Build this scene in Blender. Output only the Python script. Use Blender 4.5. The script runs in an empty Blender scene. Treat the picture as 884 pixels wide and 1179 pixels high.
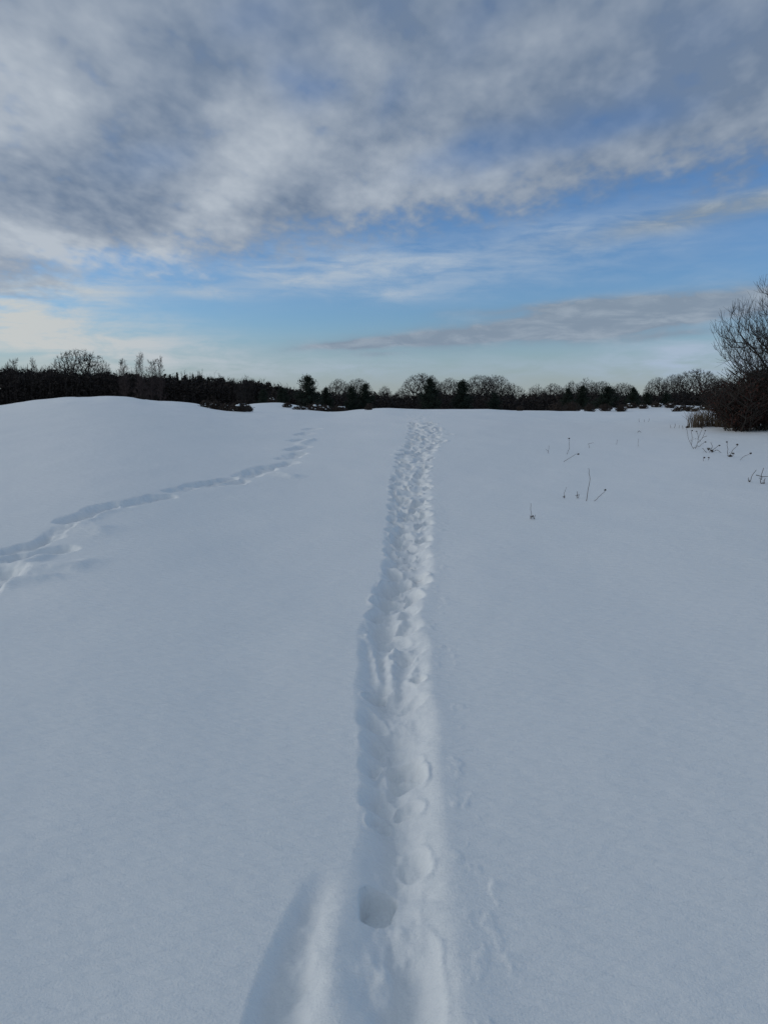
import bpy, math, random
import numpy as np
from mathutils import Vector
S = bpy.context.scene
R = math.radians
# ------------------------------------------------------------------ camera
FPX = 851.4                      # focal length in photograph pixels (26 mm on 36 mm, 1179 px)
EYE = 1.6
PITCH = math.atan((589.5-463.0)/FPX)
cam = bpy.data.cameras.new('camera'); co = bpy.data.objects.new('camera', cam); S.collection.objects.link(co)
cam.sensor_fit = 'VERTICAL'; cam.sensor_height = 36; cam.lens = 26; cam.clip_end = 9000; cam.clip_start = 0.05
co.location = (0, 0, EYE); co.rotation_euler = (R(90)-PITCH, 0, 0)
S.camera = co
S.render.resolution_x = 767; S.render.resolution_y = 1024

def pix_dir(px, py):
    a = (px-442)/FPX; b = (589.5-py)/FPX
    c, s = math.cos(PITCH), math.sin(PITCH)
    d = np.array([a, c+b*s, -s+b*c]); return d/np.linalg.norm(d)
def azel(px, py):
    d = pix_dir(px, py)
    return math.degrees(math.atan2(d[0], d[1])), math.degrees(math.asin(d[2]))

# ------------------------------------------------------------------ light
SUN_AZ, SUN_EL = -82.0, 13.0     # low winter sun to the left, veiled by cloud
w = bpy.data.worlds.new('World'); S.world = w; w.use_nodes = True
nt = w.node_tree; nt.nodes.clear()
N = nt.nodes.new; L = nt.links.new
STR = 0.1
def put(sock, v):
    if hasattr(v, 'is_output') or isinstance(v, bpy.types.NodeSocket): L(v, sock)
    else: sock.default_value = v
def M(op, a, b=0.0, c=None, clamp=False):
    n = N('ShaderNodeMath'); n.operation = op; n.use_clamp = clamp
    put(n.inputs[0], a); put(n.inputs[1], b)
    if c is not None: put(n.inputs[2], c)
    return n.outputs[0]
def comb(x, y, z=0.0):
    n = N('ShaderNodeCombineXYZ'); put(n.inputs[0], x); put(n.inputs[1], y); put(n.inputs[2], z); return n.outputs[0]
def noise(vec, scale, detail=3.0, rough=0.5, dist=0.0):
    n = N('ShaderNodeTexNoise'); n.inputs['Scale'].default_value = scale; n.inputs['Detail'].default_value = detail
    n.inputs['Roughness'].default_value = rough; n.inputs['Distortion'].default_value = dist
    L(vec, n.inputs['Vector']); return n.outputs[0]
def sstep(v, a, b):
    n = N('ShaderNodeMapRange'); n.interpolation_type = 'SMOOTHSTEP'
    put(n.inputs['Value'], v); put(n.inputs['From Min'], a); put(n.inputs['From Max'], b); return n.outputs[0]
def mixc(f, a, b):
    n = N('ShaderNodeMix'); n.data_type = 'RGBA'
    put(n.inputs[0], f); put(n.inputs[6], a); put(n.inputs[7], b); return n.outputs[2]
tc = N('ShaderNodeTexCoord').outputs['Generated']
sx = N('ShaderNodeSeparateXYZ'); L(tc, sx.inputs[0]); dx, dy, dz = sx.outputs
az = M('MULTIPLY', M('ARCTAN2', dx, dy), 57.29578)
el = M('MULTIPLY', M('ARCSINE', dz), 57.29578)
inv = M('DIVIDE', 1.0, M('ADD', M('MAXIMUM', dz, 0.0), 0.26))
P = comb(M('MULTIPLY', dx, inv), M('MULTIPLY', dy, inv))          # point where the view line meets the cloud layer
mp = N('ShaderNodeMapping'); L(P, mp.inputs[0]); mp.inputs['Rotation'].default_value = (0, 0, R(-38)); mp.inputs['Scale'].default_value = (1.0, 0.74, 1)
PR = mp.outputs[0]
n_puff = noise(PR, 11.5, 3.6, .5, .1)
n_fine = noise(PR, 30.0, 2.0, .5, .1)
n_mid = noise(PR, 4.2, 3, .5, .2)
mp2 = N('ShaderNodeMapping'); L(comb(az, el), mp2.inputs[0]); mp2.inputs['Scale'].default_value = (0.05, 0.5, 1); mp2.inputs['Rotation'].default_value = (0, 0, R(-2))
n_str = noise(mp2.outputs[0], 1.6, 6, .6, .6)                     # long streaks of the low layer
mp3 = N('ShaderNodeMapping'); L(comb(az, el), mp3.inputs[0]); mp3.inputs['Scale'].default_value = (0.16, 0.6, 1); mp3.inputs['Rotation'].default_value = (0, 0, R(6))
n_wis = noise(mp3.outputs[0], 1.5, 7, .62, .4)
# blob helper: soft ellipses in azimuth/elevation, edges broken by noise
wv = N('ShaderNodeTexNoise'); wv.inputs['Scale'].default_value = 4.0; wv.inputs['Detail'].default_value = 5; L(PR, wv.inputs['Vector'])
wsub = N('ShaderNodeVectorMath'); wsub.operation = 'SUBTRACT'; L(wv.outputs['Color'], wsub.inputs[0]); wsub.inputs[1].default_value = (.5, .5, .5)
wmul = N('ShaderNodeVectorMath'); wmul.operation = 'MULTIPLY'; L(wsub.outputs[0], wmul.inputs[0]); wmul.inputs[1].default_value = (9, 4.5, 0)
wadd = N('ShaderNodeVectorMath'); wadd.operation = 'ADD'; L(comb(az, el), wadd.inputs[0]); L(wmul.outputs[0], wadd.inputs[1])
AEW = wadd.outputs[0]
wmul2 = N('ShaderNodeVectorMath'); wmul2.operation = 'MULTIPLY'; L(wsub.outputs[0], wmul2.inputs[0]); wmul2.inputs[1].default_value = (6, 1.0, 0)
wadd2 = N('ShaderNodeVectorMath'); wadd2.operation = 'ADD'; L(comb(az, el), wadd2.inputs[0]); L(wmul2.outputs[0], wadd2.inputs[1])
AEL = wadd2.outputs[0]
def blob(px, py, rx, ry, rot=0, src=None):
    a, e = azel(px, py); k = 57.29578/FPX
    m = N('ShaderNodeMapping'); m.vector_type = 'TEXTURE'; L(src or AEW, m.inputs[0])
    m.inputs['Location'].default_value = (a, e, 0); m.inputs['Rotation'].default_value = (0, 0, R(rot)); m.inputs['Scale'].default_value = (rx*k, ry*k, 1)
    d = N('ShaderNodeVectorMath'); d.operation = 'DOT_PRODUCT'; L(m.outputs[0], d.inputs[0]); L(m.outputs[0], d.inputs[1])
    return M('EXPONENT', M('MULTIPLY', d.outputs['Value'], -1.0))
def bsum(lst, src=None):
    acc = 0.0
    for (px, py, rx, ry, rot, k) in lst:
        acc = M('MULTIPLY_ADD', blob(px, py, rx, ry, rot, src), k, acc)
    return acc
# --- high grey deck; its lower edge climbs from left to right
e = [azel(*p) for p in ((0, 322), (230, 312), (420, 272), (520, 243), (700, 212), (884, 190))]
pf = np.polyfit([q[0] for q in e], [q[1] for q in e], 2)
edge = M('ADD', M('MULTIPLY', M('ADD', M('MULTIPLY', az, float(pf[0])), float(pf[1])), az), float(pf[2]))
edge = M('MINIMUM', M('MAXIMUM', edge, 4.0), 22.0)
h = M('SUBTRACT', el, edge)
h = M('ADD', h, M('MULTIPLY', M('SUBTRACT', n_mid, .5), 4.0))
h = M('ADD', h, M('MULTIPLY', M('SUBTRACT', n_puff, .5), 3.5))
h = M('ADD', h, M('MULTIPLY', M('SUBTRACT', n_fine, .5), 3.0))
deck = sstep(h, -1.6, 2.0)
gaps = bsum([(650, 150, 75, 20, 12, .55), (545, 190, 50, 12, 10, .40), (735, 118, 60, 26, 15, .35), (560, 165, 40, 14, 20, .3),
             (340, 86, 26, 18, 0, .50), (300, 20, 40, 22, 0, .3), (430, 10, 30, 16, 0, .2), (445, 95, 26, 16, 30, .25),
             (175, 185, 40, 16, 30, .22), (560, 20, 50, 18, 20, .25), (820, 25, 60, 22, 0, .2)])
holes = M('ADD', gaps, M('MULTIPLY', sstep(n_puff, .42, .2), .30))
deck = M('MULTIPLY', deck, M('SUBTRACT', 1.0, M('MINIMUM', M('MULTIPLY', holes, .85), .7)))
# --- low layer: wisps and flat banks under the deck
low = bsum([(50, 388, 190, 27, -5, 1.3), (20, 352, 120, 14, -4, .6), (70, 328, 110, 16, 3, .7), (400, 303, 125, 24, -4, .58), (462, 340, 55, 8, 0, .55), (330, 320, 60, 10, -8, .5), (260, 336, 50, 6, 0, .5),
            (640, 272, 170, 24, 6, .40), (560, 312, 260, 26, 3, .38), (820, 330, 60, 16, 4, .2),
            (820, 408, 110, 22, 2, .95), (600, 425, 420, 15, 0, .35), (660, 262, 60, 10, 4, .15), (300, 425, 200, 12, 0, .25)], AEL)
low = M('MULTIPLY', low, M('ADD', M('MULTIPLY', sstep(n_wis, .30, .68), .75), M('MULTIPLY', sstep(n_str, .3, .7), .55)), None, True)
bank = bsum([(640, 376, 150, 13, 4.5, 1.0), (770, 362, 120, 15, 5, 1.0), (500, 389, 110, 7, 4, .9), (410, 397, 60, 3.5, 3, .7), (640, 352, 90, 4.5, 3, .45), (780, 386, 60, 4, 2, .5), (440, 408, 30, 3, 0, .35), (830, 240, 130, 11, 8, .75), (720, 352, 120, 8, 3, .6)], AEL)
bank = M('MULTIPLY', bank, M('ADD', .7, M('MULTIPLY', sstep(n_wis, .28, .62), .9)), None, True)
# --- brightness of the deck
br = bsum([(15, 75, 70, 45, -20, .55), (0, 160, 70, 32, 0, .38), (300, 170, 90, 34, 35, .40), (250, 235, 110, 26, 32, .36), (400, 235, 100, 26, 20, .16), (480, 215, 110, 24, 14, .26), (290, 120, 50, 22, 30, .24),
           (60, 290, 140, 20, -6, .60), (190, 305, 120, 14, -2, .5), (660, 75, 60, 30, 10, .18), (380, 55, 40, 20, 0, .22), (800, 160, 120, 22, 14, .12), (600, 195, 90, 14, 12, .18), (120, 25, 40, 22, 0, .16), (500, 140, 80, 30, 20, .12),
           (240, 60, 70, 34, -50, -.16), (150, 165, 90, 40, 35, -.12), (190, 235, 80, 20, 35, -.12), (360, 243, 55, 26, 10, -.30), (800, 215, 130, 20, 12, -.18), (430, 15, 90, 28, 0, -.14), (760, 90, 130, 50, 10, -.12), (600, 130, 90, 30, 20, -.15), (60, 215, 80, 30, 0, -.14), (420, 120, 60, 30, 0, -.08)])
br = M('ADD', br, M('MULTIPLY', M('SUBTRACT', n_puff, .5), .85))
br = M('ADD', br, M('MULTIPLY', M('SUBTRACT', n_mid, .5), .35))
br = M('ADD', br, M('MULTIPLY', M('MULTIPLY', M('SUBTRACT', n_fine, .5), .45), sstep(el, 44.0, 10.0)))
br = M('ADD', br, M('ADD', .215, M('MULTIPLY', az, -.0036)))
br = M('MINIMUM', M('MAXIMUM', br, 0.0), 1.0)
def rgb(r, g, b): return (r/STR, g/STR, b/STR, 1)
deckcol = mixc(br, rgb(.140, .190, .272), rgb(.385, .43, .485))
lowcol = mixc(sstep(az, -30.0, 5.0), rgb(.465, .485, .48), rgb(.31, .39, .49))
bankcol = mixc(sstep(n_wis, .42, .70), rgb(.185, .24, .31), rgb(.26, .315, .38))
sky = N('ShaderNodeTexSky'); sky.sky_type = 'NISHITA'; sky.sun_disc = False
sky.sun_elevation = R(SUN_EL); sky.sun_rotation = R(SUN_AZ); sky.air_density = 1.0; sky.dust_density = .6; sky.ozone_density = 2.5
skyv = N('ShaderNodeVectorMath'); skyv.operation = 'MULTIPLY'; L(sky.outputs[0], skyv.inputs[0]); skyv.inputs[1].default_value = (.67, .88, 1.19)
veil = sstep(el, 6.5, .5)
veilcol = mixc(sstep(el, 4.0, .0), rgb(.26, .335, .385), rgb(.29, .325, .325))
skyc = mixc(M('MULTIPLY', veil, .85), skyv.outputs[0], veilcol)
c1 = mixc(low, skyc, lowcol)
c2 = mixc(bank, c1, bankcol)
c3 = mixc(deck, c2, deckcol)
bg = N('ShaderNodeBackground'); L(c3, bg.inputs[0]); bg.inputs[1].default_value = STR
wo = N('ShaderNodeOutputWorld'); L(bg.outputs[0], wo.inputs[0])
try: w.cycles.sampling_method = 'MANUAL'; w.cycles.sample_map_resolution = 512
except Exception: pass

sl = bpy.data.lights.new('sun', 'SUN'); so = bpy.data.objects.new('sun', sl); S.collection.objects.link(so)
sl.energy = 0.8; sl.angle = R(48); sl.color = (1, .95, .88)
a, ee = R(SUN_AZ), R(SUN_EL)
to_sun = Vector((math.sin(a)*math.cos(ee), math.cos(a)*math.cos(ee), math.sin(ee)))
so.rotation_euler = to_sun.to_track_quat('Z', 'Y').to_euler(); so.location = (-20, 0, 30)
S.view_settings.view_transform = 'Standard'; S.view_settings.look = 'None'
S.view_settings.exposure = 0.26; S.view_settings.gamma = 1.0

# ------------------------------------------------------------------ helpers
rng = np.random.default_rng(7); random.seed(7)
def link(o, parent=None):
    S.collection.objects.link(o)
    if parent is not None: o.parent = parent
    return o
def mesh_np(name, V, F, mat, parent=None, smooth=False):
    """V (n,3), F list/array of faces with the same number of corners"""
    me = bpy.data.meshes.new(name); V = np.asarray(V, dtype=np.float32); F = np.asarray(F, dtype=np.int32)
    k = F.shape[1]
    me.vertices.add(len(V)); me.vertices.foreach_set('co', V.ravel())
    me.loops.add(F.size); me.loops.foreach_set('vertex_index', F.ravel())
    me.polygons.add(len(F)); me.polygons.foreach_set('loop_start', np.arange(0, F.size, k, dtype=np.int32))
    try: me.polygons.foreach_set('loop_total', np.full(len(F), k, dtype=np.int32))
    except Exception: pass
    me.polygons.foreach_set('use_smooth', np.full(len(F), smooth))
    me.update(calc_edges=True); me.validate()
    me.materials.append(mat)
    return link(bpy.data.objects.new(name, me), parent)
def tag(o, label=None, cat=None, group=None, kind=None):
    for k, v in (('label', label), ('category', cat), ('group', group), ('kind', kind)):
        if v: o[k] = v
    return o
def mat(name, c1, c2=None, rough=.8, scale=8.0, bump=0.0):
    m = bpy.data.materials.new(name); m.use_nodes = True; t = m.node_tree; b = t.nodes['Principled BSDF']
    b.inputs['Roughness'].default_value = rough
    b.inputs['Specular IOR Level'].default_value = .25
    if c2 is None: c2 = tuple(x*.6 for x in c1)
    tx = t.nodes.new('ShaderNodeTexCoord'); n = t.nodes.new('ShaderNodeTexNoise'); n.inputs['Scale'].default_value = scale; n.inputs['Detail'].default_value = 4
    t.links.new(tx.outputs['Object'], n.inputs['Vector'])
    r = t.nodes.new('ShaderNodeValToRGB'); r.color_ramp.elements[0].position = .35; r.color_ramp.elements[1].position = .65
    r.color_ramp.elements[0].color = (*c1, 1); r.color_ramp.elements[1].color = (*c2, 1)
    t.links.new(n.outputs[0], r.inputs[0]); t.links.new(r.outputs[0], b.inputs['Base Color'])
    if bump:
        bp = t.nodes.new('ShaderNodeBump'); bp.inputs['Strength'].default_value = bump; bp.inputs['Distance'].default_value = .02
        t.links.new(n.outputs[0], bp.inputs['Height']); t.links.new(bp.outputs[0], b.inputs['Normal'])
    return m
bark = mat('bark', (.030, .026, .023), (.050, .043, .036), scale=5, bump=.4)
twigm = mat('twig_bark', (.034, .028, .026), (.050, .042, .038))
birchm = mat('birch_twigs', (.050, .034, .034), (.070, .050, .046))
needle = mat('pine_needles', (.010, .017, .012), (.020, .030, .018), scale=2)
sprucem = mat('spruce_needles', (.009, .015, .012), (.016, .023, .017), scale=2)
scrubm = mat('scrub', (.016, .013, .012), (.026, .020, .017), scale=.3)
beechm = mat('beech_leaves', (.050, .017, .011), (.026, .012, .010), scale=3)
heatherm = mat('heather', (.035, .026, .022), (.055, .040, .030), scale=6)
grassm = mat('dry_grass', (.19, .145, .10), (.10, .075, .055), scale=4)
weedm = mat('dry_stem', (.070, .052, .040), (.11, .085, .065), scale=20)
seedm = mat('seed_head', (.045, .033, .026), (.075, .058, .045), scale=60)

def snow_material(name, fine=True):
    m = bpy.data.materials.new(name); m.use_nodes = True; t = m.node_tree; b = t.nodes['Principled BSDF']
    n_ = t.nodes.new; l_ = t.links.new
    tx = n_('ShaderNodeTexCoord')
    b.inputs['Roughness'].default_value = .6; b.inputs['Specular IOR Level'].default_value = .45
    nb = n_('ShaderNodeTexNoise'); nb.inputs['Scale'].default_value = .22; nb.inputs['Detail'].default_value = 5; l_(tx.outputs['Object'], nb.inputs['Vector'])
    r = n_('ShaderNodeValToRGB'); r.color_ramp.elements[0].position = .3; r.color_ramp.elements[1].position = .7
    r.color_ramp.elements[0].color = (.83, .86, .86, 1); r.color_ramp.elements[1].color = (.86, .88, .88, 1)
    l_(nb.outputs[0], r.inputs[0]); l_(r.outputs[0], b.inputs['Base Color'])
    # wind crust (stretched), soft lumps and grain
    mp = n_('ShaderNodeMapping'); mp.inputs['Rotation'].default_value = (0, 0, R(-28)); mp.inputs['Scale'].default_value = (1, 2.6, 1); l_(tx.outputs['Object'], mp.inputs[0])
    a = n_('ShaderNodeTexNoise'); a.inputs['Scale'].default_value = 9; a.inputs['Detail'].default_value = 6; a.inputs['Roughness'].default_value = .55; l_(mp.outputs[0], a.inputs['Vector'])
    g = n_('ShaderNodeTexNoise'); g.inputs['Scale'].default_value = 130; g.inputs['Detail'].default_value = 3; g.inputs['Roughness'].default_value = .7; l_(tx.outputs['Object'], g.inputs['Vector'])
    b1 = n_('ShaderNodeBump'); b1.inputs['Strength'].default_value = 1.0; b1.inputs['Distance'].default_value = .013; l_(a.outputs[0], b1.inputs['Height'])
    b2 = n_('ShaderNodeBump'); b2.inputs['Strength'].default_value = 1.0; b2.inputs['Distance'].default_value = .0024; l_(g.outputs[0], b2.inputs['Height']); l_(b1.outputs[0], b2.inputs['Normal'])
    l_(b2.outputs[0], b.inputs['Normal'])
    return m
snowm = snow_material('snow')

def vnoise(x, y, seed=0):
    xi = np.floor(x).astype(np.int64); yi = np.floor(y).astype(np.int64); fx = x-xi; fy = y-yi
    fx = fx*fx*fx*(fx*(fx*6-15)+10); fy = fy*fy*fy*(fy*(fy*6-15)+10)
    def hsh(i, j):
        n = (i*374761393 + j*668265263 + seed*974634777) & 0xffffffff
        n = ((n ^ (n >> 13))*1274126177) & 0xffffffff
        return ((n ^ (n >> 16)) & 0xffff)/65535.0
    return (hsh(xi, yi)*(1-fx)+hsh(xi+1, yi)*fx)*(1-fy)+(hsh(xi, yi+1)*(1-fx)+hsh(xi+1, yi+1)*fx)*fy - .5
def fbm(x, y, octv=4, seed=0, g=.5):
    s = 0; a_ = 1.0; c, s_ = math.cos(.6), math.sin(.6)
    for k in range(octv):
        s = s + a_*vnoise(x, y, seed+k*13); x, y = (c*x-s_*y)*2.03, (s_*x+c*y)*2.03; a_ *= g
    return s
def sm(t): t = np.clip(t, 0, 1); return t*t*(3-2*t)

# ------------------------------------------------------------------ terrain shape (world metres)
CRX = [-700, -200, 0, 40, 80, 108, 130, 158, 176, 205, 230, 262, 290, 340, 384, 418, 440, 480, 550, 600, 650, 700, 750, 800, 850, 900, 1100, 1500]
CRY = [472, 472, 468, 461.5, 457.6, 458.0, 456.2, 458.0, 461.6, 462.2, 466, 472, 473, 474, 476.5, 473, 471, 472, 471, 472.5, 474, 474.5, 474, 473, 473, 473, 472, 472]
CR = 40.0
cr_az = np.array([math.atan2((x-442)/FPX, 1.0) for x in CRX]); cr_z = EYE-(np.array(CRY)-463.0)/FPX*CR
fz_a = np.linspace(-1.6, 1.6, 3201); fz_z = np.interp(fz_a, cr_az, cr_z)
kk = np.exp(-(np.arange(-60, 61)/11.0)**2); kk /= kk.sum()
fz_s = np.convolve(np.pad(fz_z, 60, mode='edge'), kk, 'valid')
kw = np.exp(-(np.arange(-200, 201)/60.0)**2); kw /= kw.sum(); fz_w = np.convolve(np.pad(fz_z, 200, mode='edge'), kw, 'valid')
def base_h(x, y):
    x = np.asarray(x, float); y = np.asarray(y, float)
    r = np.hypot(x, y); a_ = np.arctan2(x, y)
    zw = np.interp(a_, fz_a, fz_w); zc = zw+(np.interp(a_, fz_a, fz_s)-zw)*sm((r-26)/12)
    h_ = zc*sm(r/CR)
    down = sm((r-CR-2)/75.0)
    h_ = h_*(1-down) + (-1.5)*down
    def mound(px, d, H, sx_, sy_):
        cx = (px-442)/FPX*d
        return H*np.exp(-((x-cx)/sx_)**2-((y-d)/sy_)**2)
    h_ = h_ + mound(775, 62, .78, 6.5, 6) + mound(705, 60, .35, 5, 5) + mound(315, 56, .75, 3.2, 5) + mound(5, 66, .75, 5, 6)
    h_ = h_ + mound(900, 29, .16, 3.5, 3.0)
    h_ = h_ + .085*fbm(x/6.0, y/9.0, 3, 5)*sm(r/6) + .05*fbm(x/1.7, y/2.6, 3, 15)*sm((r-20)/14) + .022*fbm(x/1.1+3, y/1.5, 3, 9)
    h_ = h_ + .22*fbm(x/14, y/14, 2, 21)*sm((r-44)/20)
    return h_
def ground_at(px, py, rmax=60):
    d = pix_dir(px, py); t = np.arange(.5, rmax, .02)
    X, Y, Z = d[0]*t, d[1]*t, EYE+d[2]*t
    hit = np.nonzero(Z < base_h(X, Y))[0]
    k = hit[0] if len(hit) else len(t)-1
    return X[k], Y[k]

# --- trodden trail: left and right edge traced where it lies on the snow
LE = [(414, 860), (416, 941), (405, 1000), (390, 1060), (382, 1120), (385, 1179)]
LE_up = [(470, 491), (466, 505), (465, 514), (456, 522), (455, 532), (447, 549), (446, 570), (446, 596), (441, 620), (441, 640), (440, 662), (425, 681), (422, 708), (410, 735), (407, 784), (414, 816), (413, 838)]
RE = [(505, 491), (512, 502), (507, 512), (500, 523), (497, 549), (497, 573), (500, 605), (495, 635), (501, 650), (501, 662), (493, 675), (483, 705), (493, 749), (496, 803), (507, 852), (508, 895), (507, 950), (520, 1041), (536, 1131), (539, 1179)]
def world_line(pts):
    W = sorted([(q[1], q[0]) for q in (ground_at(*p) for p in pts)])
    yy = np.array([p[0] for p in W]); xx = np.array([p[1] for p in W])
    g = np.linspace(0, 60, 3001); v = np.interp(g, yy, xx); k_ = np.exp(-(np.arange(-40, 41)/15.0)**2); k_ /= k_.sum()
    return g, np.convolve(np.pad(v, 40, mode='edge'), k_, 'valid')
Ly, Lx = world_line(LE+LE_up); Ry, Rx = world_line(RE)
Cy, Cx = world_line([(376, 985), (345, 1020), (312, 1059), (290, 1113), (274, 1179)])       # outer edge of the left slot
YTOP = ground_at(376, 985)[1]
Dy, Dx = world_line([(384, 985), (382, 1020), (372, 1059), (362, 1113), (360, 1179)])       # inner edge

def capsule(x, y, a_, b_, hw):
    ax, ay = a_; bx, by = b_; vx, vy = bx-ax, by-ay; L2 = vx*vx+vy*vy+1e-9
    t = np.clip(((x-ax)*vx+(y-ay)*vy)/L2, 0, 1)
    return np.hypot(x-ax-t*vx, y-ay-t*vy)/hw
def trail_h(x, y):
    """height change made by feet, for points in front of the camera"""
    out = np.zeros_like(x)
    # warped coordinates make every rim ragged
    nearf = 1-.45*sm((5-y)/3)
    wx = x + .042*nearf*fbm(x*4.2, y*2.6, 3, 31, .5); wy = y + .06*fbm(x*4+9, y*4, 3, 37)
    dl = wx-np.interp(y, Ly, Lx); dr = np.interp(y, Ry, Rx)-wx
    far = sm((y-5)/8)
    nb = 1-sm((y-2.0)/.9)
    wl = .17+.05*far+.05*nb; wr = .24-.06*far
    inner = np.minimum(sm((dl+.01)/wl), sm((dr+.01)/wr))
    fade = 1-sm((y-17.0)/8.0)*.85
    D = (.088-.055*far)*fade
    lump = .085*fbm(x*5.5, y*3.9, 4, 51, .6)+.035*fbm(x*19, y*14, 3, 53)
    lump += .050*np.abs(fbm(x*3.1, y*1.9, 3, 57))
    out -= inner*(D-.38*lump)
    # soft swollen lip outside the rim
    lip = np.exp(-(dr/.08)**2)*.008*(1-far)
    out += lip*fade*(y > .4)
    # scuffed band right of the trail and crumbs
    sc = np.exp(-((dr+.10)/.08)**2)*fade
    out += sc*np.clip(fbm(x*16, y*12, 3, 63)-.2, 0, 1)*.015
    # left slot near the feet
    d2 = np.minimum(wx-np.interp(y, Cy, Cx), np.interp(y, Dy, Dx)-wx)
    m2 = sm((wx-np.interp(y, Cy, Cx))/.14)*sm((np.interp(y, Dy, Dx)+.05-wx)/.24)*(1-sm((y-YTOP+.38)/.36))
    out -= m2*(.115+.11*fbm(x*6, y*4.5, 4, 77)+.05*fbm(x*17, y*14, 3, 79))
    # separate foot holes: pixel, half length(m), half width(m), heading(deg), depth
    return out
HOLES = []
def hole(px, py, hl, hw, head, dep, sharp=.35): HOLES.append((*ground_at(px, py), hl, hw, head, dep, sharp))
hole(478, 1125, .16, .06, -4, .022, 1.0)
hole(471, 889, .075, .060, 0, .05, .3); hole(437, 944, .05, .04, 12, .04, .4); hole(478, 990, .07, .05, -8, .03, .5)
hole(470, 925, .05, .05, 0, .03, .4)
hole(431, 797, .07, .045, 30, .055, .25); hole(463, 752, .10, .06, -8, .05, .35); hole(481, 779, .06, .045, -30, .045, .3)
hole(430, 850, .09, .055, 0, .05, .3); hole(467, 873, .05, .06, 0, .035, .3); hole(440, 720, .16, .08, 10, .06, .8); hole(470, 700, .10, .06, 0, .04, .6)
for (px, py) in ((468, 638), (447, 634), (481, 661), (484, 558), (469, 549), (458, 527), (475, 501), (484, 496), (499, 501), (472, 520), (471, 514), (472, 491), (510, 508), (499, 515), (487, 519), (483, 506),
                 (455, 600), (488, 592), (462, 575), (481, 577), (490, 620), (457, 617), (474, 608), (455, 560), (486, 538), (470, 536), (493, 494), (517, 500), (505, 495), (452, 585), (470, 590), (466, 625), (448, 655), (461, 668), (444, 690), (476, 683)):
    y_ = ground_at(px, py)[1]; k = min(1.0, .5+y_/22)
    hole(px, py, .17*k*random.uniform(.8, 1.2), .10*k*random.uniform(.8, 1.25), random.uniform(-25, 25), random.uniform(.07, .13), random.uniform(.35, .8))
yy = 2.75
while yy < 26.5:
    k = min(1., max(0., (yy-3)/5)); last = None
    for f in random.sample((.16, .34, .52, .70, .86), 1 if yy < 5.2 else (2 if yy < 9 else 3)):
        y2 = yy+random.uniform(-.12, .12); f += random.uniform(-.08, .08); xx = float(np.interp(y2, Ly, Lx)*(1-f)+np.interp(y2, Ry, Rx)*f)
        HOLES.append((xx, y2, random.uniform(.07, .18)*(.85+.3*k), random.uniform(.04, .10)*(.9+.35*k), random.uniform(-50, 50), (random.uniform(.018, .045)+.04*k*random.random())*(1+.035*yy), random.uniform(.25, .6) if yy > 7 else random.uniform(.5, .95)))
    yy += random.uniform(.26, .40)
RIDGE = [((389, 1041), (371, 1150), .08, .006), ((466, 1045), (440, 1120), .06, .022), ((440, 1120), (425, 1179), .075, .022), ((455, 745), (450, 790), .035, .04), ((425, 730), (438, 780), .03, .03), ((448, 870), (446, 900), .03, .03), ((455, 690), (462, 725), .045, .03)]
# second, older line of steps running off to the left
SLOTS = [((-60, 700), (12, 655), .15, .17), ((20, 642), (79, 631), .12, .17), ((18, 634), (56, 618), .11, .12), ((84, 599), (138, 579), .14, .15), ((60, 618), (80, 606), .1, .06), ((149, 580), (193, 571), .13, .14), ((188, 566), (268, 550), .11, .11), ((238, 559), (282, 553), .12, .13),
         ((280, 549), (309, 538), .16, .14), ((312, 538), (338, 532), .14, .12), ((330, 528), (346, 521), .16, .12), ((334, 518), (352, 514), .16, .12), ((338, 508), (350, 506), .16, .10), ((344, 501), (356, 498), .16, .10), ((352, 495), (362, 493), .16, .09), ((120, 588), (150, 582), .09, .05)]
LIPS = [((0, 668), (56, 636), .10, .05), ((30, 655), (78, 652), .14, .06), ((88, 606), (142, 583), .08, .03), ((96, 607), (120, 610), .14, .04), ((205, 562), (280, 549), .07, .03), ((318, 546), (332, 548), .13, .05), ((20, 672), (50, 668), .12, .05), ((346, 512), (358, 506), .12, .05)]

# ------------------------------------------------------------------ snow field: one sheet, rings that widen with distance
fa = np.radians(np.arange(-33, 33.0001, .095))
sa = np.radians(np.concatenate([np.arange(-180, -60, 3.0), np.arange(-60, -33, .6)]))
sb = np.radians(np.concatenate([np.arange(33.6, 60, .6), np.arange(60, 180, 3.0)]))
ang = np.concatenate([sa, fa, sb]); nA = len(ang)
rr = [.9]
while rr[-1] < 30: rr.append(rr[-1]*1.0037)
while rr[-1] < 75: rr.append(rr[-1]*1.009)
while rr[-1] < 6000: rr.append(rr[-1]*1.06)
rr = np.array([.15, .4, .65]+rr); nR = len(rr)
RRg, AAg = np.meshgrid(rr, ang, indexing='ij')
X = (RRg*np.sin(AAg)).ravel(); Y = (RRg*np.cos(AAg)).ravel()
Z = base_h(X, Y)
m = (Y > .3) & (Y < 32) & (np.abs(X) < 3.2)
x_, y_ = X[m], Y[m]; dzv = trail_h(x_, y_)
na = .030+.030*sm((y_-3)/5)
hx = x_+na*fbm(x_*7, y_*6, 3, 81); hy = y_+na*fbm(x_*6, y_*6+5, 3, 83)
edge_in = np.minimum(x_-np.interp(y_, Ly, Lx), np.interp(y_, Ry, Rx)-x_)
hmask = np.where(y_ < 16, sm((edge_in+.03)/.10), 1.0); hmask = np.where(y_ < 2.45, 1.0, hmask)
pit = np.zeros_like(x_); rim = np.zeros_like(x_)
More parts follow.
